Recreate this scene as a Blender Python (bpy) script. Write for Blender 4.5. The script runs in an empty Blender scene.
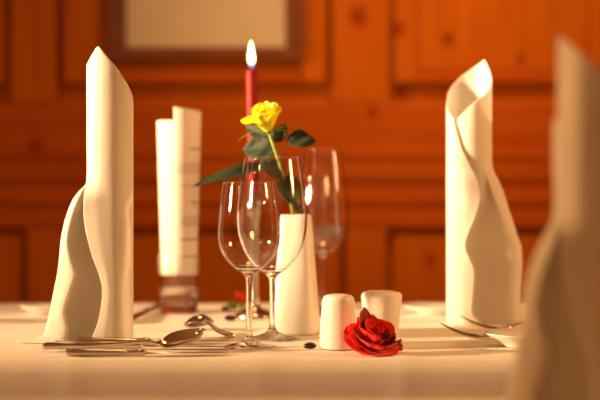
import bpy, bmesh, math, random
from mathutils import Vector, Matrix, noise

R = math.radians
random.seed(11)
S = bpy.context.scene
COL = S.collection

# ------------------------------------------------------------------ camera
ZT = 0.75            # table top height
EYE = 0.95           # camera height
FPX = 600 * 85 / 36.0
cam = bpy.data.cameras.new('camera')
cam.lens = 85; cam.sensor_width = 36; cam.shift_y = -0.025
cam.clip_start = 0.05
cam.dof.use_dof = True; cam.dof.focus_distance = 1.75; cam.dof.aperture_fstop = 2.8
camo = bpy.data.objects.new('camera', cam); COL.objects.link(camo)
camo.location = (0, 0, EYE); camo.rotation_euler = (R(90), 0, 0)
S.camera = camo

# ------------------------------------------------------------------ world, lights, exposure
w = bpy.data.worlds.new('world'); S.world = w; w.use_nodes = True
w.node_tree.nodes['Background'].inputs[0].default_value = (1, .6, .3, 1)
w.node_tree.nodes['Background'].inputs[1].default_value = 0.02
WARM = (1.0, 0.53, 0.19)


def area(name, loc, target, size, power, spread=180, color=WARM):
    l = bpy.data.lights.new(name, 'AREA'); l.shape = 'DISK'; l.size = size; l.spread = R(spread)
    l.energy = power; l.color = color
    o = bpy.data.objects.new(name, l); COL.objects.link(o); o.location = loc
    d = Vector(target) - Vector(loc)
    o.rotation_euler = d.to_track_quat('-Z', 'Y').to_euler()
    return o


def bulb(name, loc, power, radius=.03, color=WARM):
    l = bpy.data.lights.new(name, 'POINT'); l.energy = power; l.color = color
    l.shadow_soft_size = radius
    o = bpy.data.objects.new(name, l); COL.objects.link(o); o.location = loc
    return o


area('key_lamp', (-2.90, 1.25, 1.44), (.75, 2.22, 1.19), .24, 17, 30, (1, .66, .35))
area('foreground_fill', (-1.50, 1.28, 1.25), (.2, 1.10, 1.0), .15, .7, 30)  # added unseen light, brightens the foreground napkin only
area('ceiling_lamp', (0, 1.95, 2.6), (0, 1.95, .75), .5, 3.5, 120)
area('wall_lamp', (.40, 2.45, 2.40), (.34, 3.4, 1.15), .30, 4.3, 84)
area('wall_fill', (-1.25, 2.45, 1.30), (1.1, 3.4, 1.30), .20, 1.8, 52)  # added unseen light from the left, for wall outside the key's beam
area('side_fill', (1.7, 1.55, 1.45), (0, 1.85, .95), .4, 7.5, 110)  # added unseen fill, lifts the shaded right sides of the napkins
for k in range(14):
    a_ = -2.25 + 2.7 * k / 13          # lamps hung round the room, behind and beside the camera
    bulb('room_bulb', (2.0 * math.sin(a_), .9 - 2.4 * math.cos(a_) * .9 - .3, 1.75 + .28 * math.sin(k * 2.4)), 3.6, .013)

S.view_settings.view_transform = 'Standard'
S.view_settings.look = 'None'
S.view_settings.gamma = 1
S.view_settings.use_curve_mapping = False
S.view_settings.exposure = 0.0
S.cycles.use_denoising = True
S.cycles.caustics_refractive = True
S.cycles.caustics_reflective = True
S.cycles.blur_glossy = 0.5
S.cycles.max_bounces = 14
S.cycles.transmission_bounces = 14
S.cycles.transparent_max_bounces = 16
S.cycles.sample_clamp_indirect = 6


def at(px, d, py):
    """world point that lies at distance d from the camera plane"""
    return Vector(((px - 300) * d / FPX, d, EYE - (py - 185) * d / FPX))


# ------------------------------------------------------------------ materials
def new_mat(name):
    m = bpy.data.materials.new(name); m.use_nodes = True
    nt = m.node_tree
    return m, nt, nt.nodes['Principled BSDF']


def N(nt, kind, **kw):
    n = nt.nodes.new(kind)
    for k, v in kw.items():
        setattr(n, k, v)
    return n


def simple(name, col, rough=.5, metal=0, spec=.5, **kw):
    m, nt, b = new_mat(name)
    b.inputs['Base Color'].default_value = (*col, 1)
    b.inputs['Roughness'].default_value = rough
    b.inputs['Metallic'].default_value = metal
    b.inputs['Specular IOR Level'].default_value = spec
    for k, v in kw.items():
        b.inputs[k.replace('_', ' ')].default_value = v
    return m


def mottled(name, c1, c2, scale, rough=.5, metal=0, bump=0, detail=4, stretch=(1, 1, 1), **kw):
    m = simple(name, c1, rough, metal, **kw)
    nt = m.node_tree; b = nt.nodes['Principled BSDF']
    tc = N(nt, 'ShaderNodeTexCoord'); mp = N(nt, 'ShaderNodeMapping')
    mp.inputs['Scale'].default_value = stretch
    nz = N(nt, 'ShaderNodeTexNoise'); nz.inputs['Scale'].default_value = scale
    nz.inputs['Detail'].default_value = detail
    nt.links.new(tc.outputs['Object'], mp.inputs[0]); nt.links.new(mp.outputs[0], nz.inputs['Vector'])
    r = N(nt, 'ShaderNodeValToRGB')
    r.color_ramp.elements[0].color = (*c1, 1); r.color_ramp.elements[1].color = (*c2, 1)
    r.color_ramp.elements[0].position = .35; r.color_ramp.elements[1].position = .65
    nt.links.new(nz.outputs['Fac'], r.inputs[0]); nt.links.new(r.outputs[0], b.inputs['Base Color'])
    if bump:
        bp = N(nt, 'ShaderNodeBump'); bp.inputs['Strength'].default_value = bump
        bp.inputs['Distance'].default_value = .001
        nt.links.new(nz.outputs['Fac'], bp.inputs['Height']); nt.links.new(bp.outputs[0], b.inputs['Normal'])
    return m


def fabric(name, col, translucent=0.0):
    m, nt, b = new_mat(name)
    b.inputs['Base Color'].default_value = (*col, 1)
    b.inputs['Roughness'].default_value = .85
    b.inputs['Specular IOR Level'].default_value = .2
    b.inputs['Sheen Weight'].default_value = .1
    tc = N(nt, 'ShaderNodeTexCoord')
    a = N(nt, 'ShaderNodeTexNoise'); a.inputs['Scale'].default_value = 1400
    c = N(nt, 'ShaderNodeTexNoise'); c.inputs['Scale'].default_value = 14; c.inputs['Detail'].default_value = 2
    ad = N(nt, 'ShaderNodeMath', operation='MULTIPLY_ADD'); ad.inputs[1].default_value = 12
    nt.links.new(tc.outputs['Object'], a.inputs['Vector']); nt.links.new(tc.outputs['Object'], c.inputs['Vector'])
    nt.links.new(c.outputs['Fac'], ad.inputs[0]); nt.links.new(a.outputs['Fac'], ad.inputs[2])
    bp = N(nt, 'ShaderNodeBump'); bp.inputs['Strength'].default_value = .25; bp.inputs['Distance'].default_value = .0006
    nt.links.new(ad.outputs[0], bp.inputs['Height']); nt.links.new(bp.outputs[0], b.inputs['Normal'])
    if translucent:
        t = N(nt, 'ShaderNodeBsdfTranslucent'); t.inputs[0].default_value = (*col, 1)
        mx = N(nt, 'ShaderNodeMixShader'); mx.inputs[0].default_value = translucent
        nt.links.new(b.outputs[0], mx.inputs[1]); nt.links.new(t.outputs[0], mx.inputs[2])
        nt.links.new(mx.outputs[0], nt.nodes['Material Output'].inputs[0])
    return m


def pine(name, vertical, dark=1.0, knots=()):
    gr = .98 if vertical else .82
    m, nt, b = new_mat(name)
    b.inputs['Roughness'].default_value = .5
    b.inputs['Specular IOR Level'].default_value = .12
    tc = N(nt, 'ShaderNodeTexCoord'); mp = N(nt, 'ShaderNodeMapping')
    mp.inputs['Scale'].default_value = (9, 9, .7) if vertical else (.7, 9, 9)
    nz = N(nt, 'ShaderNodeTexNoise'); nz.inputs['Scale'].default_value = 3.2
    nz.inputs['Detail'].default_value = 5; nz.inputs['Distortion'].default_value = .6
    nt.links.new(tc.outputs['Object'], mp.inputs[0]); nt.links.new(mp.outputs[0], nz.inputs['Vector'])
    r = N(nt, 'ShaderNodeValToRGB')
    e = r.color_ramp.elements
    e[0].position = .2; e[0].color = (.38 * dark, gr * .082 * dark, .0008 * dark, 1)
    e[1].position = .85; e[1].color = (.52 * dark, gr * .142 * dark, .0015 * dark, 1)
    nt.links.new(nz.outputs['Fac'], r.inputs[0])
    col = r.outputs[0]
    for (kx, kz, kr) in knots:
        v = N(nt, 'ShaderNodeVectorMath', operation='SUBTRACT'); v.inputs[1].default_value = (kx, 0, kz)
        sc = N(nt, 'ShaderNodeVectorMath', operation='MULTIPLY'); sc.inputs[1].default_value = (1, 0, .8)
        ln = N(nt, 'ShaderNodeVectorMath', operation='LENGTH')
        nt.links.new(tc.outputs['Object'], v.inputs[0]); nt.links.new(v.outputs[0], sc.inputs[0])
        nt.links.new(sc.outputs[0], ln.inputs[0])
        mr = N(nt, 'ShaderNodeMapRange'); mr.inputs['From Min'].default_value = kr * .5
        mr.inputs['From Max'].default_value = kr * 1.2
        mr.inputs['To Min'].default_value = 1; mr.inputs['To Max'].default_value = 0
        nt.links.new(ln.outputs['Value'], mr.inputs['Value'])
        mx = N(nt, 'ShaderNodeMix', data_type='RGBA')
        nt.links.new(mr.outputs[0], mx.inputs['Factor']); nt.links.new(col, mx.inputs[6])
        mx.inputs[7].default_value = (.26, .034, .0004, 1)
        col = mx.outputs[2]
    nt.links.new(col, b.inputs['Base Color'])
    return m


def glass(name, col=(1, 1, 1), ior=1.45, rough=0):
    m, nt, b = new_mat(name)
    nt.nodes.remove(b)
    g = N(nt, 'ShaderNodeBsdfGlass'); g.inputs['Color'].default_value = (*col, 1)
    g.inputs['IOR'].default_value = ior; g.inputs['Roughness'].default_value = rough
    nt.links.new(g.outputs[0], nt.nodes['Material Output'].inputs[0])
    return m


M = {}
M['cloth'] = fabric('white table linen', (.80, .75, .66))
M['napkin'] = fabric('white napkin linen', (.86, .82, .75), .36)
M['crystal'] = glass('crystal')


def thin_glass():
    m, nt, b = new_mat('thin blown crystal wall')
    nt.nodes.remove(b)
    lw = N(nt, 'ShaderNodeLayerWeight'); lw.inputs[0].default_value = .5
    t = N(nt, 'ShaderNodeBsdfTransparent'); g = N(nt, 'ShaderNodeBsdfGlossy'); g.inputs['Roughness'].default_value = .015
    m1 = N(nt, 'ShaderNodeMixShader'); m1.inputs[0].default_value = .05
    nt.links.new(t.outputs[0], m1.inputs[1]); nt.links.new(g.outputs[0], m1.inputs[2])
    gl = N(nt, 'ShaderNodeBsdfGlass'); gl.inputs['IOR'].default_value = 1.48; gl.inputs['Roughness'].default_value = 0
    mr = N(nt, 'ShaderNodeMapRange', interpolation_type='SMOOTHSTEP')
    mr.inputs['From Min'].default_value = .55; mr.inputs['From Max'].default_value = .92
    m2 = N(nt, 'ShaderNodeMixShader')
    nt.links.new(lw.outputs['Facing'], mr.inputs['Value']); nt.links.new(mr.outputs[0], m2.inputs[0])
    nt.links.new(m1.outputs[0], m2.inputs[1]); nt.links.new(gl.outputs[0], m2.inputs[2])
    nt.links.new(m2.outputs[0], nt.nodes['Material Output'].inputs[0])
    return m


M['thin'] = thin_glass()
M['water'] = glass('water', (1, .99, .97), 1.33)
M['steel'] = mottled('polished steel', (.66, .60, .53), (.58, .52, .46), 60, .12, 1)
M['silver'] = mottled('brushed silver', (.66, .60, .52), (.58, .52, .45), 40, .16, 1)
M['porcelain'] = mottled('glazed white porcelain', (.85, .83, .77), (.83, .81, .75), 20, .18, 0)
M['vase'] = mottled('satin white ceramic', (.86, .83, .76), (.84, .81, .74), 20, .3, 0)
M['wax'] = mottled('red candle wax', (.22, .004, .008), (.26, .007, .010), 30, .5, 0, 0, spec=.2)
M['wick'] = simple('charred wick', (.02, .015, .01), .9)
M['red_petal'] = mottled('red petal fabric', (.88, .016, .006), (.95, .04, .012), 45, .55, 0, .3, **{'Sheen_Weight': .15})
M['red_dark'] = mottled('deep red petal fabric', (.20, .002, .004), (.32, .006, .006), 45, .6, 0, .3)
M['yellow_petal'] = mottled('yellow petal', (.90, .84, .008), (.95, .92, .02), 40, .5, 0, .2)
M['leaf'] = mottled('rose leaf', (.007, .018, .002), (.013, .034, .004), 60, .7, 0, .6)
M['stem'] = mottled('rose stem', (.20, .30, .03), (.26, .36, .05), 60, .5, 0)
M['sepal'] = mottled('pale sepal', (.13, .22, .02), (.18, .28, .03), 60, .5, 0)
M['bright_leaf'] = mottled('light green leaf', (.20, .30, .02), (.28, .36, .03), 60, .5, 0)
M['bean'] = mottled('roasted bean', (.030, .006, .003), (.05, .010, .004), 150, .22, 0, .3)
M['frame'] = mottled('dark walnut', (.13, .032, .006), (.19, .05, .009), 6, .4, 0, 0, 4, (1, 9, 9))
M['paper'] = mottled('aged picture paper', (.56, .49, .40), (.60, .53, .44), 8, .8, 0)
M['floor'] = mottled('oak floor', (.22, .10, .03), (.30, .14, .05), 5, .4, 0, 0, 5, (1, 10, 10))
M['plaster'] = mottled('warm plaster', (.55, .42, .28), (.60, .46, .32), 6, .9, 0)
M['tabletop'] = mottled('beech', (.40, .22, .10), (.48, .28, .14), 5, .5, 0, 0, 5, (1, 10, 10))

WALL = 3.40
wx = lambda px: (px - 300) * WALL / FPX
wz = lambda py: EYE - (py - 185) * WALL / FPX
knots = [(wx(358), wz(18), .024), (wx(398), wz(30), .017), (wx(447), wz(40), .017), (wx(38), wz(146), .02),
         (wx(372), wz(113), .014), (wx(520), wz(60), .012), (wx(100), wz(232), .014), (wx(430), wz(260), .013)]
M['pine_v'] = pine('pine, upright grain', True, knots=knots)
M['pine_h'] = pine('pine, level grain', False, .92, knots=knots)
M['pine_d'] = pine('pine, level grain, aged', False, .72)  # darker copy with the lower mouldings' shade in its colour; on no face


def flame_mat():
    m, nt, b = new_mat('flame')
    nt.nodes.remove(b)
    tc = N(nt, 'ShaderNodeTexCoord'); sp = N(nt, 'ShaderNodeSeparateXYZ')
    nt.links.new(tc.outputs['Generated'], sp.inputs[0])
    r = N(nt, 'ShaderNodeValToRGB'); e = r.color_ramp.elements
    e[0].position = 0; e[0].color = (.10, .14, .55, 1)
    e[1].position = .30; e[1].color = (1, .74, .34, 1)
    x = e.new(.14); x.color = (.30, .25, .45, 1)
    s = N(nt, 'ShaderNodeMapRange'); s.inputs['From Min'].default_value = .08; s.inputs['From Max'].default_value = .4
    s.inputs['To Min'].default_value = 1.0; s.inputs['To Max'].default_value = 9
    em = N(nt, 'ShaderNodeEmission')
    nt.links.new(sp.outputs['Z'], r.inputs[0]); nt.links.new(sp.outputs['Z'], s.inputs[0])
    nt.links.new(r.outputs[0], em.inputs[0]); nt.links.new(s.outputs[0], em.inputs[1])
    nt.links.new(em.outputs[0], nt.nodes['Material Output'].inputs[0])
    return m


M['flame'] = flame_mat()


def menu_mat():
    """white paper with rows of small grey print (u along the row, v down the sheet, both in metres)"""
    m, nt, b = new_mat('printed menu paper')
    b.inputs['Roughness'].default_value = .75
    b.inputs['Specular IOR Level'].default_value = .3
    uv = N(nt, 'ShaderNodeUVMap'); sp = N(nt, 'ShaderNodeSeparateXYZ'); nt.links.new(uv.outputs[0], sp.inputs[0])

    def math_(op, a, bv=None, c=None):
        n = N(nt, 'ShaderNodeMath', operation=op)
        for i, v in enumerate((a, bv, c)):
            if v is None: continue
            if isinstance(v, (int, float)): n.inputs[i].default_value = v
            else: nt.links.new(v, n.inputs[i])
        return n.outputs[0]
    total = None
    # (height above the paper's lower edge, half height, u from, u to)
    rows = [(.196, .0013, .085, .118), (.172, .0010, .070, .124), (.166, .0010, .066, .124), (.160, .0010, .066, .12),
            (.139, .0010, .072, .116), (.113, .0018, .090, .112), (.107, .001, .095, .108), (.090, .0010, .074, .124),
            (.084, .001, .070, .122), (.078, .001, .074, .118), (.056, .0014, .072, .122), (.029, .0010, .074, .124)]
    for (z, hh, u0, u1) in rows:
        a = math_('LESS_THAN', math_('ABSOLUTE', math_('SUBTRACT', sp.outputs['Y'], z)), hh)
        bb = math_('MULTIPLY', math_('GREATER_THAN', sp.outputs['X'], u0), math_('LESS_THAN', sp.outputs['X'], u1))
        c = math_('MULTIPLY', a, bb)
        total = c if total is None else math_('MAXIMUM', total, c)
    nz = N(nt, 'ShaderNodeTexNoise'); nz.inputs['Scale'].default_value = 420
    nt.links.new(uv.outputs[0], nz.inputs['Vector'])
    ink = math_('MULTIPLY', total, math_('GREATER_THAN', nz.outputs['Fac'], .43))
    mx = N(nt, 'ShaderNodeMix', data_type='RGBA'); nt.links.new(ink, mx.inputs['Factor'])
    mx.inputs[6].default_value = (.80, .74, .66, 1); mx.inputs[7].default_value = (.22, .17, .13, 1)
    nt.links.new(mx.outputs[2], b.inputs['Base Color'])
    return m


M['menu'] = menu_mat()


# ------------------------------------------------------------------ builders
def link(name, verts, faces, mat, parent=None, smooth=True, mats=None, loc=None):
    me = bpy.data.meshes.new(name)
    me.from_pydata([tuple(v) for v in verts], [], faces)
    me.materials.append(mat)
    if mats:
        for x in mats: me.materials.append(x)
    if smooth:
        me.polygons.foreach_set('use_smooth', [True] * len(me.polygons))
    me.update()
    o = bpy.data.objects.new(name, me); COL.objects.link(o)
    if parent: o.parent = parent
    if loc is not None: o.location = loc
    return o


def tag(o, label, cat, group=None):
    o['label'] = label; o['category'] = cat
    if group: o['group'] = group
    return o


def thing(name, label, cat, loc, rz=0, group=None):
    o = bpy.data.objects.new(name, None); COL.objects.link(o)
    o.empty_display_size = .03
    o.location = loc; o.rotation_euler = (0, 0, rz)
    return tag(o, label, cat, group)


def struct(o):
    o['kind'] = 'structure'; return o


def mod_sub(o, n=1):
    s = o.modifiers.new('sub', 'SUBSURF'); s.levels = n; s.render_levels = n


def mod_solid(o, t, off=0):
    s = o.modifiers.new('solid', 'SOLIDIFY'); s.thickness = t; s.offset = off


def mod_bevel(o, wd, seg=2):
    s = o.modifiers.new('bevel', 'BEVEL'); s.width = wd; s.segments = seg; s.limit_method = 'ANGLE'


def fix_normals(o):
    bm = bmesh.new(); bm.from_mesh(o.data)
    bmesh.ops.remove_doubles(bm, verts=bm.verts, dist=1e-7)
    bmesh.ops.recalc_face_normals(bm, faces=bm.faces)
    bm.to_mesh(o.data); bm.free()
    return o


def crom(pts, n):
    """Catmull-Rom through pts (tuples), n samples per span"""
    P = [Vector(p) for p in pts]
    out = []
    for i in range(len(P) - 1):
        p0 = P[i - 1] if i else P[0] * 2 - P[1]
        p1, p2 = P[i], P[i + 1]
        p3 = P[i + 2] if i + 2 < len(P) else P[-1] * 2 - P[-2]
        for k in range(n):
            t = k / n
            out.append(.5 * ((2 * p1) + (p2 - p0) * t + (2 * p0 - 5 * p1 + 4 * p2 - p3) * t * t
                             + (3 * p1 - p0 - 3 * p2 + p3) * t ** 3))
    out.append(P[-1])
    return out


def lathe(name, prof, mat, parent=None, seg=64, loc=None, sq=None, flip=False):
    """prof: (r, z) from outside-bottom upward; r = 0 ends are closed with a pole. sq: superellipse exponent"""
    V, F, rows = [], [], []
    for (r, z) in prof:
        if r < 1e-6:
            rows.append([len(V)]); V.append((0, 0, z)); continue
        row = []
        for k in range(seg):
            a = 2 * math.pi * k / seg
            c, s = math.cos(a), math.sin(a)
            q = 1
            if sq: q = 1 / ((abs(c) ** sq + abs(s) ** sq) ** (1 / sq))
            row.append(len(V)); V.append((r * q * c, r * q * s, z))
        rows.append(row)
    for a, b in zip(rows, rows[1:]):
        if len(a) == 1 and len(b) == 1: continue
        for k in range(seg):
            k2 = (k + 1) % seg
            if len(a) == 1: f = (a[0], b[k2], b[k])
            elif len(b) == 1: f = (a[k], a[k2], b[0])
            else: f = (a[k], a[k2], b[k2], b[k])
            F.append(f[::-1] if flip else f)
    return link(name, V, F, mat, parent, True, None, loc)


def tube(name, pts, rad, mat, parent=None, seg=10, n=6):
    P = crom([tuple(p) for p in pts], n)
    rr = rad if isinstance(rad, (list, tuple)) else [rad, rad]
    V, F = [], []
    up = Vector((0, 1, 0.01)).normalized()
    for i, p in enumerate(P):
        d = (P[min(i + 1, len(P) - 1)] - P[max(i - 1, 0)]).normalized()
        s = d.cross(up).normalized(); u2 = s.cross(d).normalized()
        t = i / (len(P) - 1); r = rr[0] + (rr[-1] - rr[0]) * t
        for k in range(seg):
            a = 2 * math.pi * k / seg
            V.append(p + s * r * math.cos(a) + u2 * r * math.sin(a))
    for i in range(len(P) - 1):
        for k in range(seg):
            k2 = (k + 1) % seg
            F.append((i * seg + k, i * seg + k2, (i + 1) * seg + k2, (i + 1) * seg + k))
    F.append(tuple(range(seg))[::-1]); F.append(tuple((len(P) - 1) * seg + k for k in range(seg)))
    return fix_normals(link(name, V, F, mat, parent))


def boxes(name, items, mats, parent=None, bev=.003, loc=None):
    """items: (x0,x1,y0,y1,z0,z1,slot) joined in one mesh"""
    V, F, sl = [], [], []
    for it in items:
        x0, x1, y0, y1, z0, z1 = it[:6]; b = len(V)
        V += [(x0, y0, z0), (x1, y0, z0), (x1, y1, z0), (x0, y1, z0), (x0, y0, z1), (x1, y0, z1), (x1, y1, z1), (x0, y1, z1)]
        for f in ((0, 3, 2, 1), (4, 5, 6, 7), (0, 1, 5, 4), (1, 2, 6, 5), (2, 3, 7, 6), (3, 0, 4, 7)):
            F.append(tuple(b + k for k in f)); sl.append(it[6] if len(it) > 6 else 0)
    o = link(name, V, F, mats[0], parent, False, mats[1:], loc)
    for p, s in zip(o.data.polygons, sl): p.material_index = s
    if bev: mod_bevel(o, bev)
    return o


# ------------------------------------------------------------------ room
ZC = 2.70
XL, XR, YF = -3.6, 2.4, -2.2
struct(boxes('floor', [(XL, XR, YF, WALL + .1, -.05, 0)], [M['floor']], bev=0))
struct(boxes('ceiling', [(XL, XR, YF, WALL + .1, ZC, ZC + .05)], [M['plaster']], bev=0))
struct(boxes('wall_left', [(XL - .05, XL, YF, WALL + .1, 0, ZC)], [M['pine_v']], bev=0))
struct(boxes('wall_right', [(XR, XR + .05, YF, WALL + .1, 0, ZC)], [M['pine_v']], bev=0))
struct(boxes('wall_front', [(XL, XR, YF - .05, YF, 0, ZC)], [M['pine_v']], bev=0))


def panelled_wall():
    it = []
    V_, H_, D_ = 0, 1, 2
    it.append((XL, XR, WALL, WALL + .1, 0, ZC, V_))           # back boards
    up_top, up_bot = -430, 105
    # upright stiles above and below the rail
    ups = [(-1210, -1150), (-770, -710), (-330, -270), (12, 58), (332, 388), (706, 766)]
    lows = [(-1210, -1150), (-770, -710), (-330, -270), (28, 70), (345, 386), (706, 766)]
    for a, b in ups: it.append((wx(a), wx(b), WALL - .030, WALL, wz(up_bot), wz(up_top), V_))
    for a, b in lows: it.append((wx(a), wx(b), WALL - .030, WALL, .1, wz(228), V_))
    it.append((XL, XR, WALL - .032, WALL, wz(228), wz(up_bot), H_))   # middle rail
    it.append((XL, XR, WALL - .032, WALL, .0, .12, H_))
    it.append((XL, XR, WALL - .032, WALL, wz(up_top), ZC, H_))
    # raised fields, a groove left all round each
    for (a, b), (c, d) in zip(ups, ups[1:]):
        x0, x1, z0, z1 = wx(b) + .013, wx(c) - .013, wz(up_bot) + .046, wz(up_top) - .02
        it.append((x0, x1, WALL - .022, WALL, z0, z1, V_))
        for e in (x0 + .004, x1 - .056): it.append((e, e + .052, WALL - .029, WALL, z0 + .004, z1 - .004, V_))
        it.append((x0 + .056, x1 - .056, WALL - .029, WALL, z0 + .004, z0 + .05, H_))
    for (a, b), (c, d) in zip(lows, lows[1:]):
        it.append((wx(b) + .013, wx(c) - .013, WALL - .018, WALL, .135, wz(228) - .018, V_))
    o = boxes('wall_back', it, [M['pine_v'], M['pine_h'], M['pine_d']], bev=.006)
    return struct(o)


panelled_wall()
struct(boxes('trim_1', [(XL, XR, WALL - .042, WALL - .031, wz(159), wz(151)), (XL, XR, WALL - .037, WALL - .031, wz(172), wz(159)),
                        (XL, XR, WALL - .041, WALL - .031, wz(180), wz(172))], [M['pine_h']], bev=.005))
struct(boxes('trim_2', [(XL, XR, WALL - .039, WALL - .031, wz(204), wz(196))], [M['pine_h']], bev=.005))

# framed picture
pic = thing('framed_picture', 'blank beige picture in a dark wooden frame on the panelled wall', 'picture', (wx(207), WALL - .03, wz(62)))
a, b, c, d = wx(110) - wx(207), wx(304) - wx(207), 0, wz(-150) - wz(62)
f = .044
boxes('picture_frame', [(a, a + f, -.022, 0, c, d), (b - f, b, -.022, 0, c, d), (a + f, b - f, -.022, 0, c, c + f * .72), (a + f, b - f, -.022, 0, d - f, d)],
      [M['frame']], pic, .004)
boxes('picture_sheet', [(a + f, b - f, -.012, 0, c + f * .72, d - f)], [M['paper']], pic, 0)


# ------------------------------------------------------------------ tables with cloths
def tablecloth(name, x0, x1, y0, y1, drop, label, creases=(), seed=0, fold=.004):
    Rr = .012
    na, nb = 150, 90
    V, F = [], []
    for j in range(nb + 1):
        bb = (y0 - drop) + (y1 - y0 + 2 * drop) * j / nb
        for i in range(na + 1):
            aa = (x0 - drop) + (x1 - x0 + 2 * drop) * i / na
            cx, cy = min(max(aa, x0), x1), min(max(bb, y0), y1)
            dx, dy = aa - cx, bb - cy
            e = math.hypot(dx, dy)
            z = .0004 * noise.noise((aa * 9, bb * 9, seed))
            for (kx, amp, wd) in creases:
                z += amp * math.exp(-((cx - kx) / wd) ** 2) * (1 if e < 1e-6 else 0)
            if e < 1e-6:
                V.append((cx, cy, z)); continue
            n = Vector((dx / e, dy / e))
            q = Rr * math.pi / 2
            if e < q:
                th = e / Rr; out = Rr * math.sin(th); zz = -Rr * (1 - math.cos(th))
            else:
                out = Rr; zz = -Rr - (e - q)
            t = min(max(e - .02, 0) / drop, 1)
            s = cx * 1.0 + cy * 1.7
            wv = fold * (t ** .8) * (1 + math.sin(s * 17 + seed) * .8 + .5 * noise.noise((cx * 6, cy * 6, seed + 3)))
            for (kx, amp, wd) in creases:
                if abs(dy) > abs(dx): wv += amp * math.exp(-((cx - kx) / wd) ** 2) * min(e / .01, 1)
            if dx and dy: wv += .03 * t
            V.append((cx + n.x * (out + wv), cy + n.y * (out + wv), zz + z * (1 if e < .01 else 0)))
    for j in range(nb):
        for i in range(na):
            k = j * (na + 1) + i
            F.append((k, k + 1, k + na + 2, k + na + 1))
    o = link(name, V, F, M['cloth'], loc=(0, 0, ZT))
    tag(o, label, 'tablecloth')
    return o


def table(x0, x1, y0, y1, label):
    t = thing('dining_table', label, 'table', ((x0 + x1) / 2, (y0 + y1) / 2, 0))
    hx, hy = (x1 - x0) / 2 - .003, (y1 - y0) / 2 - .003
    boxes('tabletop', [(-hx, hx, -hy, hy, ZT - .034, ZT - .004)], [M['tabletop']], t, .003)
    for sx in (-1, 1):
        for sy in (-1, 1):
            cx, cy = sx * (hx - .05), sy * (hy - .05)
            boxes('leg', [(cx - .025, cx + .025, cy - .025, cy + .025, 0, ZT - .034)], [M['tabletop']], t, .004)


TY0, TY1 = 1.632, 2.40
table(-.62, .66, TY0, TY1, 'wooden dining table under the white cloth laid with glasses and napkins')
tablecloth('tablecloth', -.62, .66, TY0, TY1, .27, 'white tablecloth under the wine glasses, shakers and folded napkins',
           [(.122, .0022, .006), (-.262, .0014, .008), (-.045, .0012, .01)], 2.0)
table(-.5, .75, .62, 1.335, 'wooden dining table in the foreground under its own white cloth')
tablecloth('tablecloth', -.5, .75, .62, 1.335, .27, 'white tablecloth of the foreground table, at the bottom edge of the picture', [], 5.0)


# ------------------------------------------------------------------ folded napkins
def loft_napkin(name, levels, ztop, px, nspan=8, rows=80):
    """levels: list of (z, [13 (x,y)]) in picture units; ztop: 13 heights; px: metres per unit"""
    secs = [(z, crom(p, nspan)) for z, p in levels]
    n = len(secs[0][1])
    zt = []
    for i in range(len(ztop) - 1):
        for k in range(nspan): zt.append(ztop[i] + (ztop[i + 1] - ztop[i]) * k / nspan)
    zt.append(ztop[-1])
    zs = [z for z, _ in secs]

    def sec(z, c):
        if z <= zs[0]: return secs[0][1][c]
        for i in range(len(zs) - 1):
            if z <= zs[i + 1]:
                t = (z - zs[i]) / (zs[i + 1] - zs[i])
                p1, p2 = secs[i][1][c], secs[i + 1][1][c]
                p0 = secs[i - 1][1][c] if i else p1
                p3 = secs[i + 2][1][c] if i + 2 < len(zs) else p2
                h = zs[i + 1] - zs[i]
                m1 = (p2 - p0) / ((zs[i + 1] - zs[i - 1]) if i else h) * h
                m2 = (p3 - p1) / ((zs[i + 2] - zs[i]) if i + 2 < len(zs) else h) * h
                return p1 * (2 * t ** 3 - 3 * t * t + 1) + m1 * (t ** 3 - 2 * t * t + t) + p2 * (3 * t * t - 2 * t ** 3) + m2 * (t ** 3 - t * t)
        return secs[-1][1][c]
    V, F = [], []
    for r in range(rows + 1):
        v = (r / rows) ** 1.35
        for c in range(n):
            z = v * zt[c]
            p = sec(z, c)
            V.append((p.x * px, p.y * px, z * px + .0012))
    for r in range(rows):
        for c in range(n - 1):
            k = r * n + c
            F.append((k, k + 1, k + n + 1, k + n))
    o = link(name, V, F, M['napkin'])
    mod_solid(o, .0011)
    mod_sub(o, 1)
    return o


def pol(a, r): return (r * math.cos(R(a)), r * math.sin(R(a)))


def left_levels(flare=True):
    up = [pol(236, 19.5), pol(220, 20), pol(204, 20.3), pol(190, 20.8), pol(179, 21.2), pol(166, 21.6), pol(150, 22),
          pol(115, 22.5), pol(65, 23), pol(0, 23), pol(-58, 23), pol(-112, 23.3), pol(-160, 23.8)]

    def low(Fx, f2, e):
        return [(Fx + 9, -9), (Fx - 2, -3), ((Fx * .45 + f2 * .55), 2), (f2 + 3, -7), (f2 + 1, -19), ((f2 + e) / 2, -17),
                (e, -7), (e * .55, 14), (8, 22.5), (23, 0), (13, -19), ((Fx + 12) / 2, -23), (Fx, -22)]
    L = [(0, low(-15, -42, -92 if flare else -70)), (2.5, low(-15, -42, -78 if flare else -69)), (6, low(-15, -42, -66)), (16, low(-11, -40, -62)), (31, low(-7, -43, -58)),
         (52, low(-5, -37, -54)), (68, low(-8, -32, -51)), (84, low(-14, -37, -48.5)), (101, low(-19, -40, -46.5)), (123, low(-23, -36, -42)), (145, low(-23, -28, -33)),
         (164, up), (200, up), (310, up)]
    return L


zt_left = [236, 232, 230, 230, 230, 232, 234, 228, 226, 242, 268, 294.5, 277]
o = loft_napkin('folded_napkin', left_levels(), zt_left, 1.8 / FPX)
o.location = ((109.8 - 300) * 1.8 / FPX, 1.803, ZT)
tag(o, 'tall rolled white napkin beside the cutlery, left of the menu glass', 'napkin', 'rolled white napkins')

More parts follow.
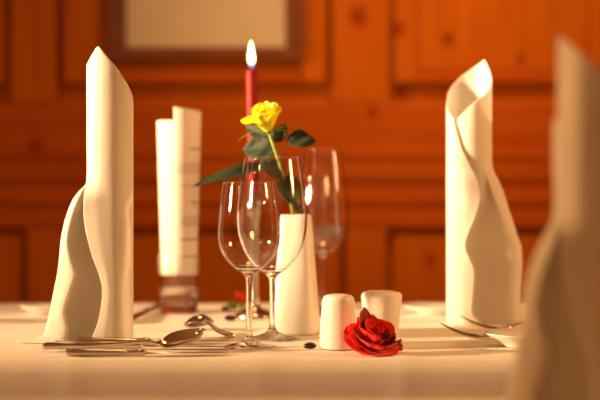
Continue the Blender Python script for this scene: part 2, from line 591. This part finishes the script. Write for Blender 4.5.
# the foreground one on the near table
o = loft_napkin('folded_napkin', left_levels(False), [236, 232, 230, 230, 230, 232, 234, 228, 226, 238, 258, 279, 294.5], 1.1 / FPX * 1.40)
o.scale = (1.02, 1.02, .985)
o.location = ((586 - 300) * 1.1 / FPX, 1.1, ZT)
o.rotation_euler = (0, 0, R(4))
tag(o, 'blurred rolled white napkin on the foreground table, cut by the right edge', 'napkin', 'rolled white napkins')


def right_levels():
    tab = [(325, 9, 57), (319, 4, 54), (312, 0, 53), (300, .5, 52), (285, 1.5, 52.5), (270, 2, 53.5), (260, -2, 53.5), (247, -6.5, 52.5), (235, -4, 48),
           (220, 2, 43.5), (210, 5, 40), (200, 8, 37), (190, 7.5, 33.5), (180, 5, 29), (170, 0, 24), (160, -5, 22.6), (150, -10, 22.5),
           (140, -13, 22.5), (120, -17, 22.5), (40, -19, 22.5)]
    L = []
    for (y, Fx, Rt) in tab:
        t = min(max((y - 160) / 50, 0), 1)
        cy = lambda x, r=20.6: -math.sqrt(max(r * r - x * x, 1))
        mix = lambda u, v: u + (v - u) * t
        p = [(Fx - 7, mix(cy(min(max(Fx - 7, -20), 20), 19.4), -9)), (Fx + 5, mix(cy(Fx + 5, 20), -8)),
             ((Fx + Rt) / 2, mix(cy((Fx + Rt) / 2), -11)), (mix(16, Rt - 9), mix(cy(16), -11)), (Rt, mix(-1, 1)),
             (mix(17.5, Rt - 9), 13), (8, 21), (-7, 21.6), (-18.5, 13), (-22.6, 0)]
        aF = math.degrees(math.atan2(-math.sqrt(max(23.2 ** 2 - Fx * Fx, 1)), Fx)) % 360
        for k in (1, 2, 3): p.append(pol(180 + (aF - 180) * k / 3, 22.8 + .25 * k + t * k * .5))
        L.append((325 - y, p))
    return L


zt_right = [325 - y for y in (124, 118, 103, 92, 79, 57, 64, 75, 88, 102, 109, 114, 119)]
o = loft_napkin('folded_napkin', right_levels(), zt_right, 2.02 / FPX)
o.location = ((471 - 300) * 2.02 / FPX, 2.042, ZT)
tag(o, 'rolled white napkin behind the forks, open spiral top rising to the right', 'napkin', 'rolled white napkins')


# ------------------------------------------------------------------ wine glasses
def wine_glass(X, Y, label, zb, rim_z, rmax, zmax, rrim, rfoot):
    t = thing('wine_glass', label, 'wine glass', (X, Y, ZT + .0006), 0, 'wine glasses')
    sr = .0038
    foot = [(0, 0), (rfoot * .6, .0003), (rfoot - .001, 0), (rfoot, .0009), (rfoot - .0006, .0018), (rfoot * .72, .0034), (rfoot * .42, .0062),
            (rfoot * .22, .0098), (sr * 1.25, .0150), (sr, .021)]
    lathe('foot', foot, M['crystal'], t)
    st = [(sr, .021), (sr * .93, .021 + (zb - .033) * .5), (sr, zb - .014)]
    st = [tuple(v)[:2] for v in crom([(a, b, 0) for a, b in st], 6)]
    lathe('stem', st, M['crystal'], t, 32)
    H = rim_z
    o_ = [(sr, zb - .014), (sr * 1.25, zb - .006), (sr * 2.3, zb - .0005), (rmax * .47, zb + (zmax - zb) * .13), (rmax * .76, zb + (zmax - zb) * .38),
          (rmax * .945, zb + (zmax - zb) * .70), (rmax, zmax), (rmax * .985, zmax + (H - zmax) * .25), ((rmax + rrim) / 2, zmax + (H - zmax) * .64), (rrim, H)]
    oc = [tuple(v)[:2] for v in crom([(a, b, 0) for a, b in o_], 7)]
    th = .0009
    ic = []
    for i in range(len(oc) - 1, -1, -1):
        p = Vector(oc[i]); q = Vector(oc[min(i + 1, len(oc) - 1)]) - Vector(oc[max(i - 1, 0)])
        nrm = Vector((-q.y, q.x)).normalized()
        m = p + nrm * th
        if m.y > zb + .0035 and m.x > .004: ic.append((m.x, m.y))
    zmin = ic[-1][1]
    prof = oc + [(rrim - th * .5, H + .0004)] + ic + [(ic[-1][0] * .5, zmin - .0012), (0, zmin - .0016)]
    bo = lathe('bowl', prof, M['thin'], t, 72); bo.data.materials.append(M['crystal'])
    for p in bo.data.polygons:
        if p.center.z < zb + .0075: p.material_index = 1
    return t


def gx(px, d): return (px - 300) * d / FPX


wine_glass(gx(249, 1.74), 1.74, 'shorter wine glass in front, between the spoon and the tapered vase', .092, .2025, .0382, .135, .0318, .0325)
wine_glass(gx(272.3, 1.835), 1.835, 'taller wine glass standing just behind the shorter one, before the vase', .084, .2350, .0452, .152, .0360, .0345)
wine_glass(gx(323, 2.17), 2.17, 'blurred large wine glass behind the vase, its bowl right of the vase rim', .094, .2550, .0405, .142, .0290, .0345)
wine_glass(gx(316, 2.30), 2.30, 'farthest blurred wine glass, half hidden behind the white vase', .094, .2150, .0370, .138, .0300, .0325)


# ------------------------------------------------------------------ cutlery
def blade_loft(name, st, mat, parent, seg=16, pw=2.0):
    """st: (x, y, z, half width, half thickness)"""
    pts = crom([(s[0], s[1], s[2]) for s in st], 6); ws = crom([(s[3], s[4], 0) for s in st], 6)
    V, F = [], []
    for p, q in zip(pts, ws):
        for k in range(seg):
            a = 2 * math.pi * k / seg
            c, s = math.cos(a), math.sin(a)
            V.append((p.x, p.y + max(q.x, .0002) * math.copysign(abs(c) ** (2 / pw), c), p.z + max(q.y, .0002) * math.copysign(abs(s) ** (2 / pw), s)))
    for i in range(len(pts) - 1):
        for k in range(seg):
            k2 = (k + 1) % seg
            F.append((i * seg + k, i * seg + k2, (i + 1) * seg + k2, (i + 1) * seg + k))
    F.append(tuple(range(seg))[::-1]); F.append(tuple((len(pts) - 1) * seg + k for k in range(seg)))
    return fix_normals(link(name, V, F, mat, parent))


def place(t, P, Q):
    """t's local +x runs from P to Q on the plan; pitched so the axis passes through both"""
    d = Vector(Q) - Vector(P)
    t.location = P
    t.rotation_euler = (0, -math.atan2(d.z, math.hypot(d.x, d.y)), math.atan2(d.y, d.x))


def knife(P, Q, label, L=None):
    t = thing('table_knife', label, 'knife', P, 0, 'laid cutlery')
    d = (Vector(Q) - Vector(P)).length
    k = d / .215
    blade_loft('handle', [(0, 0, .0046, .0034, .0028), (.003 * k, 0, .0050, .0070, .0046), (.012 * k, 0, .0050, .0078, .0048), (.05 * k, 0, .0046, .0062, .0042),
                          (.085 * k, 0, .0040, .0050, .0036), (.098 * k, 0, .0044, .0062, .0042), (.105 * k, 0, .0034, .0040, .0026)], M['steel'], t)
    blade_loft('blade', [(.105 * k, 0, .0034, .0040, .0022), (.118 * k, -.001, .0032, .0078, .0012), (.15 * k, -.001, .0030, .0092, .0009), (.19 * k, 0, .0028, .0090, .0008),
                         (.207 * k, .002, .0026, .0062, .0006), (d, .0055, .0024, .0008, .0004)], M['steel'], t, 16, 1.5)
    place(t, P, Q)
    return t


def spoon(P, Q, label, face_down=False, pitch=0, arch=.006, roll=0, thick=1, wide=1, deep=1):
    d = (Vector(Q) - Vector(P)).length
    t = thing('spoon', label, 'spoon', P, 0, 'laid cutlery')
    k = d / .20
    s = -1 if face_down else 1
    bl = .062 * k; x0 = d - bl
    zn = .0055 + arch * .75
    blade_loft('handle', [(0, 0, .0036 * thick, .0035 * k, .0018 * thick), (.004 * k, 0, .0040 * thick, .0080 * k, .0034 * thick), (.02 * k, 0, .0044 * thick, .0090 * k, .0034 * thick),
                          (.06 * k, 0, .0050, .0064 * k, .0028 * thick), (.10 * k, 0, .0056 + arch * .6, .0036 * k, .0024), (x0 - .012, 0, .006 + arch, .0029, .0024),
                          (x0 + .003, 0, zn, .0052 * k, .0018)], M['steel'], t)
    nu, nv = 22, 14
    V, F = [], []
    W, D = .0215 * k * wide, .0095 * deep
    cr, sr = math.cos(roll), math.sin(roll)
    for i in range(nu + 1):
        u = i / nu
        wv = W * (math.sin(math.pi * min(u ** .85, 1)) ** .55 if 0 < u < 1 else 0) * (1.08 - .16 * u)
        if i == 0: wv = .0045 * k
        if i == nu: wv = .002 * k
        for j in range(nv + 1):
            v = -1 + 2 * j / nv
            dep = D * (1 - v * v) * (1 - (2 * u - 1) ** 4)
            y, z = v * wv, -s * dep
            f = min(u * 4, 1)
            y, z = y * (1 + (cr - 1) * f) - z * sr * f, z * (1 + (cr - 1) * f) + y * sr * f
            V.append((x0 + bl * u, y, zn + z + s * pitch * u ** 1.3))
    for i in range(nu):
        for j in range(nv):
            q = i * (nv + 1) + j
            F.append((q, q + 1, q + nv + 2, q + nv + 1))
    b = fix_normals(link('bowl', V, F, M['steel'], t)); mod_solid(b, .0013); mod_sub(b, 1)
    place(t, P, Q)
    return t


def fork(P, Q, label):
    d = (Vector(Q) - Vector(P)).length
    t = thing('fork', label, 'fork', P, 0, 'laid cutlery')
    x0 = d - .078
    blade_loft('handle', [(0, 0, .003, .0035, .0014), (.004, 0, .0034, .0078, .0028), (.02, 0, .0042, .0085, .0026), (.06, 0, .0075, .0058, .0024),
                          (x0 - .02, 0, .010, .0034, .0022), (x0, 0, .0085, .0036, .0020), (x0 + .012, 0, .0052, .0085, .0014)], M['steel'], t)
    blade_loft('head', [(x0 + .010, 0, .0056, .0075, .0020), (x0 + .018, 0, .0038, .0116, .0018), (x0 + .030, 0, .0026, .0122, .0017)], M['steel'], t, 16, 3)
    for k in range(4):
        y = -.0102 + .0068 * k
        blade_loft('tine', [(x0 + .029, y, .0026, .0022, .0022), (x0 + .045, y, .0050, .0019, .0022), (x0 + .062, y, .0110, .0016, .0020), (d, y, .0195, .0008, .0009)], M['steel'], t, 10)
    place(t, P, Q)
    return t


def tp(px, py, dz=0.0009):
    """a point on the table top seen at px, py"""
    d = (EYE - ZT - dz) * FPX / (py - 185)
    return Vector(((px - 300) * d / FPX, d, ZT + dz))


def tpd(px, d, dz=.0009): return Vector(((px - 300) * d / FPX, d, ZT + dz))


knife(tpd(66, 1.646), tpd(228, 1.662), 'knife nearest the table edge, left front, blade pointing at the wine glass')
knife(tpd(54, 1.728), tpd(233, 1.722), 'middle knife, its handle behind the spoon handle, blade passing under the tilted spoon bowl')
knife(tpd(76, 1.765), tpd(230, 1.785), 'knife farthest from the table edge, just in front of the left rolled napkin')
spoon(tpd(43, 1.697, .002), tpd(206, 1.690, .0065), 'spoon lying between the knives, bowl tilted up towards the right', pitch=.0135, arch=.002, roll=R(20), thick=1.25)
spoon(tp(232, 339, .0004), tpd(192, 1.975, .0015), 'small coffee spoon lying bowl down behind the cutlery, between the rolled napkin and the glass',
      True, .0125, .008, wide=1.3, deep=1.3)
fork(tpd(600, 1.845), tpd(441, 1.835), 'nearer fork of the pair on the right, tines pointing left')
fork(tpd(622, 1.955), tpd(462, 1.935), 'farther fork of the pair on the right, in front of the rolled napkin')
knife(tp(128, 324), tp(168, 302.5), 'blurred knife lying between the left rolled napkin and the menu glass')
knife(tpd(-60, 2.03), tpd(52, 2.07), 'blurred knife at the left edge behind the napkin')


# ------------------------------------------------------------------ plates
def plate(X, Y, r, h, label):
    p = lathe('plate', [(0, .0012), (r * .5, .0012), (r * .54, 0), (r * .58, .0004), (r * .60, .0022), (r * .72, h * .45), (r * .99, h - .001), (r, h), (r * .985, h + .001),
                        (r * .72, h * .45 + .0028), (r * .58, .0046), (0, .0040)], M['porcelain'], None, 72, (X, Y, ZT + .0008))
    return tag(p, label, 'plate')


plate(gx(484, 1.75) + .056, 1.752, .056, .0165, 'small white plate right of the forks, partly hidden by the foreground napkin')
plate(gx(440, 2.20), 2.20, .060, .012, 'blurred white plate at the far table edge, left of the right napkin')
plate(gx(46, 2.20), 2.20, .040, .012, 'blurred small plate at the far left, behind the rolled napkin')


# ------------------------------------------------------------------ shakers
def shaker(X, Y, prof, label):
    p = [tuple(v)[:2] for v in crom([(a, b, 0) for a, b in prof], 5)]
    o = lathe('shaker', [(0, .0006)] + [(prof[0][0] * .86, .0006), (prof[0][0] * .9, 0)] + p, M['porcelain'], None, 64, (X, Y, ZT + .0008))
    return tag(o, label, 'shaker', 'white porcelain shakers')


shaker(gx(338.5, 1.725), 1.728, [(.0222, .0006), (.0232, .003), (.0226, .020), (.0212, .042), (.0196, .0575), (.0184, .0620), (.0150, .0650), (.0085, .0664), (0, .0668)],
       'white porcelain shaker narrowing towards its domed top, left of the pair')
shaker(gx(382, 1.775), 1.785, [(.0200, .0006), (.0210, .003), (.0222, .020), (.0240, .042), (.0256, .0570), (.0254, .0610), (.0225, .0642), (.0130, .0660), (0, .0665)],
       'white porcelain shaker widening towards its top, behind the red rose')


# ------------------------------------------------------------------ vase
vase_o = lathe('vase', [(0, .0006), (.0270, .0006), (.0290, .0000), (.0302, .0020), (.0296, .010), (.0250, .075), (.0196, .148), (.0186, .1580), (.0180, .1592), (.0160, .1592),
                        (.0156, .1570), (.0205, .075), (.0245, .012), (.0, .008)], M['vase'], None, 96, (gx(296, 1.905), 1.912, ZT + .0008), 5.0)
vase_o.rotation_euler = (0, 0, R(-14))
tag(vase_o, 'tapered white ceramic vase holding the yellow rose', 'vase')


# ------------------------------------------------------------------ flowers
def petal(name, phi, alpha, H, rb, r1, curl, mat, parent, mtx, seed=0, nu=10, nv=12, ruff=.0012, droop=.25, zmin=None, thick=.0006, side=.16, z0=0.0):
    V, F = [], []
    for i in range(nu + 1):
        u = i / nu
        for j in range(nv + 1):
            v = -1 + 2 * j / nv
            uu = u * (1 - .20 * abs(v) ** 2.6)
            wd = .30 + .70 * math.sin(math.pi * min(.08 + u * .60, 1)) ** .9
            th = phi + v * alpha * wd
            rr = rb + (r1 - rb) * math.sin(min(uu, 1) * math.pi / 2) ** 1.15 + curl * uu ** 4
            z = z0 + H * (uu - droop * uu ** 4)
            nn = noise.noise((math.cos(th) * 2.2 + seed * 3.1, math.sin(th) * 2.2, u * 2 + seed))
            rr += ruff * nn * (.3 + 2.2 * u * u)
            z += ruff * .8 * noise.noise((v * 2 + seed, u * 2, seed * 1.7)) * u * 2
            p = mtx @ Vector((rr * math.cos(th), rr * math.sin(th), z))
            if zmin is not None and p.z < zmin: p.z = zmin + (zmin - p.z) * .04
            V.append(p)
    for i in range(nu):
        for j in range(nv):
            q = i * (nv + 1) + j
            F.append((q, q + 1, q + nv + 2, q + nv + 1))
    o = link(name, V, F, mat, parent); mod_solid(o, thick); mod_sub(o, 1)
    return o


def axis_matrix(loc, ax, spin=0):
    z = Vector(ax).normalized()
    q = z.to_track_quat('Z', 'Y').to_matrix().to_4x4()
    return Matrix.Translation(loc) @ q @ Matrix.Rotation(spin, 4, 'Z')


def leaf(name, P, Q, width, nrm, mat, parent, bend=.15, fold=.25, serr=.06, nu=22, nv=10, seed=0):
    """leaf blade from P (stalk end) to Q (tip); nrm: the way its upper side faces"""
    P, Q = Vector(P), Vector(Q); d = Q - P; L = d.length; d.normalize()
    n = Vector(nrm); n = (n - d * n.dot(d)).normalized(); s = d.cross(n)
    V, F = [], []
    for i in range(nu + 1):
        u = i / nu
        wv = width * .5 * (math.sin(math.pi * u ** .8) ** .75 if 0 < u < 1 else .02)
        wv *= 1 + serr * (1 if i % 2 else -1)
        for j in range(nv + 1):
            v = -1 + 2 * j / nv
            h = fold * wv * abs(v) + bend * L * math.sin(math.pi * u) - .12 * wv * math.sin(v * 3 + u * 9 + seed)
            V.append(P + d * L * u + s * v * wv + n * (h - .0))
    for i in range(nu):
        for j in range(nv):
            q = i * (nv + 1) + j
            F.append((q, q + 1, q + nv + 2, q + nv + 1))
    o = link(name, V, F, mat, parent); mod_solid(o, .0005)
    return o


# red fabric rose
RX, RY = gx(373, 1.672), 1.674
rr_ = thing('red_rose', 'red artificial rose head lying before the white shakers', 'rose', (RX, RY, ZT))
rr_.scale = (1.08, 1.08, 1.10)
mt = axis_matrix((-.003, .005, .008), (.30, -.47, .84))
zf = .0016
ring = lambda n, off, al, H, rb, r1, cu, ruff, droop, z0, dk=9, sd=0: [
    petal('petal', R(360 / n * k + off), R(al), H, rb, r1, cu, M['red_dark'] if k % dk == dk - 1 else M['red_petal'], rr_, mt, k + sd, zmin=zf, ruff=ruff, droop=droop, z0=z0)
    for k in range(n)]
ring(7, -14, 46, .016, .004, .0285, .0045, .0022, .28, -.004)
ring(6, 10, 52, .018, .003, .0250, .003, .0020, .22, -.003, 9, 60)
ring(6, 40, 46, .026, .004, .0235, .003, .0022, .16, -.002, 3, 10)
ring(5, 5, 52, .030, .003, .0180, .002, .0020, .10, 0, 5, 20)
ring(4, 40, 62, .030, .002, .0125, .0015, .0018, .08, 0, 4, 30)
ring(3, 80, 80, .026, .0015, .0068, .0008, .0012, .05, 0, 2, 40)
ring(2, 0, 110, .024, .001, .0034, .0003, .0008, .03, 0, 2, 46)
# two loose darker petals: one rising at the back, one lying to the right
petal('petal', R(118), R(34), .038, .004, .019, .004, M['red_dark'], rr_, mt, 51, zmin=zf, ruff=.002, droop=.08)
petal('petal', R(0), R(44), .018, .003, .011, .003, M['red_dark'], rr_, axis_matrix((.018, -.004, .0085), (.95, -.1, .12)), 52, zmin=zf, ruff=.002)

# yellow rose in the vase
DV = 1.912
yr = thing('yellow_rose', 'yellow rose with dark green leaves standing in the white vase', 'rose', (gx(296, DV), DV, ZT + .012))
base = Vector(yr.location)
loc = lambda px, d, py: at(px, d, py) - base
tube('stem', [(.001, 0, .0), loc(296.2, DV, 250), loc(293, DV - .002, 214), loc(285, DV - .006, 182), loc(277, DV - .008, 156), loc(271.5, DV - .008, 140), loc(268.5, DV - .008, 131)],
     [.0022, .0021], M['stem'], yr)
bl = loc(268.5, DV - .008, 131.5)
mt = axis_matrix(bl, (-.17, -.33, .93), R(20))
lathe('hip', [(0, -.004), (.003, -.003), (.0052, .001), (.0058, .005), (.004, .009), (0, .010)], M['sepal'], yr, 20).matrix_local = mt
# outer petals: wide one flaring left, others closer
petal('petal', R(190), R(50), .031, .004, .020, .014, M['yellow_petal'], yr, mt, 1, ruff=.0018, droop=.32)
petal('petal', R(262), R(54), .034, .004, .0195, .001, M['yellow_petal'], yr, mt, 2, ruff=.0018, droop=.10)
petal('petal', R(335), R(50), .035, .004, .0190, .006, M['yellow_petal'], yr, mt, 3, ruff=.0018, droop=.15)
petal('petal', R(50), R(50), .036, .004, .0190, .004, M['yellow_petal'], yr, mt, 4, ruff=.0018, droop=.1)
petal('petal', R(118), R(50), .037, .004, .0185, .004, M['yellow_petal'], yr, mt, 5, ruff=.0018, droop=.1)
for k in range(4):
    petal('petal', R(90 * k + 20), R(58), .039, .003, .0140, .002, M['yellow_petal'], yr, mt, 8 + k, ruff=.0014, droop=.05)
for k in range(3):
    petal('petal', R(120 * k + 50), R(72), .042, .002, .0070, .001, M['yellow_petal'], yr, mt, 14 + k, ruff=.001, droop=.03)
# sepals
leaf('sepal', bl + Vector((.002, 0, .002)), loc(303, DV - .01, 122), .0045, (0, -.3, 1), M['sepal'], yr, -.12, .2, 0)
leaf('sepal', bl + Vector((-.002, 0, .002)), loc(239, DV - .01, 140), .0045, (0, -.2, 1), M['sepal'], yr, .10, .2, 0)
leaf('sepal', bl + Vector((0, -.004, .001)), loc(259, DV - .025, 116), .0062, (-.2, -1, .2), M['sepal'], yr, .12, .2, 0)
leaf('sepal', bl + Vector((.004, 0, .001)), loc(287, DV - .015, 126), .0050, (.2, -.8, .6), M['sepal'], yr, .05, .2, 0)
# leaves
leaf('leaf', loc(277, DV - .002, 150), loc(243, DV + .02, 149), .036, (-.1, -1, .25), M['leaf'], yr, .05, .2, .05, seed=1)
leaf('leaf', loc(274, DV + .002, 144), loc(245, DV + .03, 125), .020, (-.3, -1, .2), M['leaf'], yr, .05, .2, .05, seed=2)
leaf('leaf', loc(274, DV, 142), loc(286, DV + .012, 124), .020, (.1, -1, .2), M['leaf'], yr, .05, .2, .05, seed=3)
leaf('leaf', loc(287, DV - .002, 139), loc(316, DV - .004, 142), .027, (.1, -.9, .45), M['leaf'], yr, .05, .2, .06, seed=4)
tube('stalk', [loc(280, DV - .006, 165), loc(283, DV, 148), loc(288, DV - .002, 139)], [.0008, .0006], M['leaf'], yr, 8)
leaf('leaf', loc(281, DV - .004, 169), loc(193, DV - .03, 187), .034, (-.05, -.45, .9), M['leaf'], yr, .06, .22, .05, seed=5)
leaf('leaf', loc(284, DV - .006, 176), loc(298, DV - .02, 207), .032, (.1, -1, .1), M['leaf'], yr, .05, .2, .05, seed=6)
leaf('leaf', loc(284, DV - .004, 176), loc(262, DV - .01, 160), .024, (-.1, -1, .3), M['leaf'], yr, .05, .2, .05, seed=8)
leaf('leaf', loc(292, DV - .002, 206), loc(309, DV + .01, 212), .014, (.1, -.9, .5), M['leaf'], yr, .05, .2, .05, seed=7)

# ------------------------------------------------------------------ candle
DC = 2.13
cs = lathe('candlestick', [(0, .0008), (.0290, .0008), (.0300, .0), (.0305, .0022), (.0285, .0060), (.0180, .0105), (.0100, .0150), (.0078, .022), (.0092, .027), (.0078, .032), (.0074, .06),
                           (.0078, .12), (.0086, .150), (.0104, .156), (.0118, .162), (.0118, .1770), (.0110, .1780), (.0096, .1770), (.0094, .1640), (0, .1636)],
           M['silver'], None, 48, (gx(254.5, DC), DC, ZT + .0008))
tag(cs, 'slim silver candlestick behind the wine glasses holding the red candle', 'candlestick')
ca = thing('candle', 'lit red taper candle behind the yellow rose', 'candle', (gx(254.5, DC), DC, ZT + .1648))
ca.rotation_euler = (0, -R(1.25), 0)
hc = (EYE - (70 - 185) * DC / FPX) - (ZT + .1648)
lathe('wax', [(0, 0), (.0080, 0), (.0084, .002), (.0084, hc - .003), (.0080, hc - .0008), (.0066, hc - .0004), (.004, hc - .0018), (0, hc - .0022)], M['wax'], ca, 32)
tube('wick', [(0, 0, hc - .003), (.0002, 0, hc + .003), (.0008, 0, hc + .0075)], [.0009, .0007], M['wick'], ca, 8)
fh = .044
lathe('flame', [(0, 0), (.0018, .001), (.0034, .005), (.0052, .011), (.0058, .0165), (.0052, .024), (.0038, .032), (.0020, .039), (.0007, .043), (0, fh)], M['flame'], ca, 24,
      (.0002, 0, hc + .0005))

# ------------------------------------------------------------------ menu in its glass
DM = 2.215
MX = gx(179, DM)
tl = lathe('tumbler', [(0, .0010), (.0240, .0010), (.0275, .0), (.0290, .0020), (.0298, .020), (.0312, .055), (.0327, .0895), (.0322, .0904), (.0316, .0895), (.0298, .055), (.0283, .020),
                       (.0268, .0135), (0, .0120)], M['crystal'], None, 64, (MX, DM, ZT + .0008))
tl.data.materials.append(M['thin'])
for p in tl.data.polygons:
    if p.center.z > .03: p.material_index = 1
tag(tl, 'clear glass tumbler with a little water, holding the rolled menu', 'tumbler')
wt = lathe('water', [(0, .0126), (.0258, .0139), (.0277, .020), (.0285, .0400), (0, .0400)], M['water'], None, 48, (MX, DM, ZT + .0008))
tag(wt, 'clear water in the bottom of the glass tumbler', 'water')


def menu_roll():
    V, F, UV = [], [], []
    H0 = .0600
    n, rows = 110, 24
    span = R(500)
    a0 = R(262)                     # the free outer edge, seen left of the middle
    for r in range(rows + 1):
        for k in range(n + 1):
            s = k / n
            a = a0 + span * s
            # top edge: the free corner stands higher
            if s < .36: top = .2600 - .012 * s / .36
            elif s < .62: top = .240
            else: top = .240
            z = top * r / rows
            rad = .0281 + .0071 * (z / .26) - .0011 * s
            V.append((rad * math.cos(a), rad * math.sin(a), z)); UV.append((s * span * .0315 + .062, z))
    for r in range(rows):
        for k in range(n):
            q = r * (n + 1) + k
            F.append((q, q + 1, q + n + 2, q + n + 1))
    o = link('menu', V, F, M['menu'], loc=(MX, DM, ZT + H0))
    uv = o.data.uv_layers.new(name='UVMap')
    for li, lp in enumerate(o.data.loops): uv.data[li].uv = UV[lp.vertex_index]
    mod_solid(o, .0003)
    return o


mn = menu_roll()
tag(mn, 'rolled white printed menu sheet standing upright in a glass tumbler', 'menu')


# ------------------------------------------------------------------ beans and the small bud
def bean(X, Y, L, rz, label):
    V, F = [], []
    nu, nv = 18, 20
    for i in range(nu + 1):
        th = math.pi * i / nu
        for j in range(nv):
            a = 2 * math.pi * j / nv
            x = -math.cos(th); y = .68 * math.sin(th) * math.cos(a); z = .58 * math.sin(th) * math.sin(a)
            if z > 0: z -= .16 * math.exp(-(y / .10) ** 2) * math.sin(th)
            else: z *= .75
            V.append((x * L / 2, y * L / 2, (z + .42) * L / 2))
    for i in range(nu):
        for j in range(nv):
            j2 = (j + 1) % nv
            F.append((i * nv + j, i * nv + j2, (i + 1) * nv + j2, (i + 1) * nv + j))
    o = fix_normals(link('coffee_bean', V, F, M['bean'], loc=(X, Y, ZT + .0008)))
    o.rotation_euler = (0, 0, rz)
    return tag(o, label, 'bean', 'dark beans strewn on the cloth')


bean(gx(310, 1.722), 1.722, .0165, R(8), 'dark glossy bean in front, left of the white shakers')
bean(gx(230, 2.07), 2.075, .0180, R(-6), 'dark blurred bean between the dessert spoon and the front wine glass')
bean(gx(225, 2.23), 2.25, .0150, R(20), 'dark blurred bean farther back, beside the small red bud')

sb = thing('rosebud', 'small blurred red rosebud with light green leaves beside the candlestick', 'rosebud', (gx(236, 2.25), 2.25, ZT))
mt = axis_matrix((.004, 0, .014), (.35, -.25, .9))
for k in range(3): petal('petal', R(120 * k), R(66), .019, .002, .0068, .002, M['red_petal'], sb, mt, k, ruff=.001, zmin=.0012)
for k in range(4): petal('petal', R(90 * k + 30), R(52), .016, .002, .0095, .003, M['red_petal'], sb, mt, k + 4, ruff=.001, zmin=.0012)
leaf('leaf', (.004, -.004, .014), (-.013, -.008, .0042), .020, (-.3, -.5, .9), M['bright_leaf'], sb, .10, .2, .04)
leaf('leaf', (.004, -.004, .014), (.012, -.016, .0032), .018, (.3, -.6, .8), M['bright_leaf'], sb, .10, .2, .04)
leaf('leaf', (-.002, -.002, .013), (-.006, -.010, .0030), .016, (-.1, -1, .4), M['bright_leaf'], sb, .10, .2, .04)
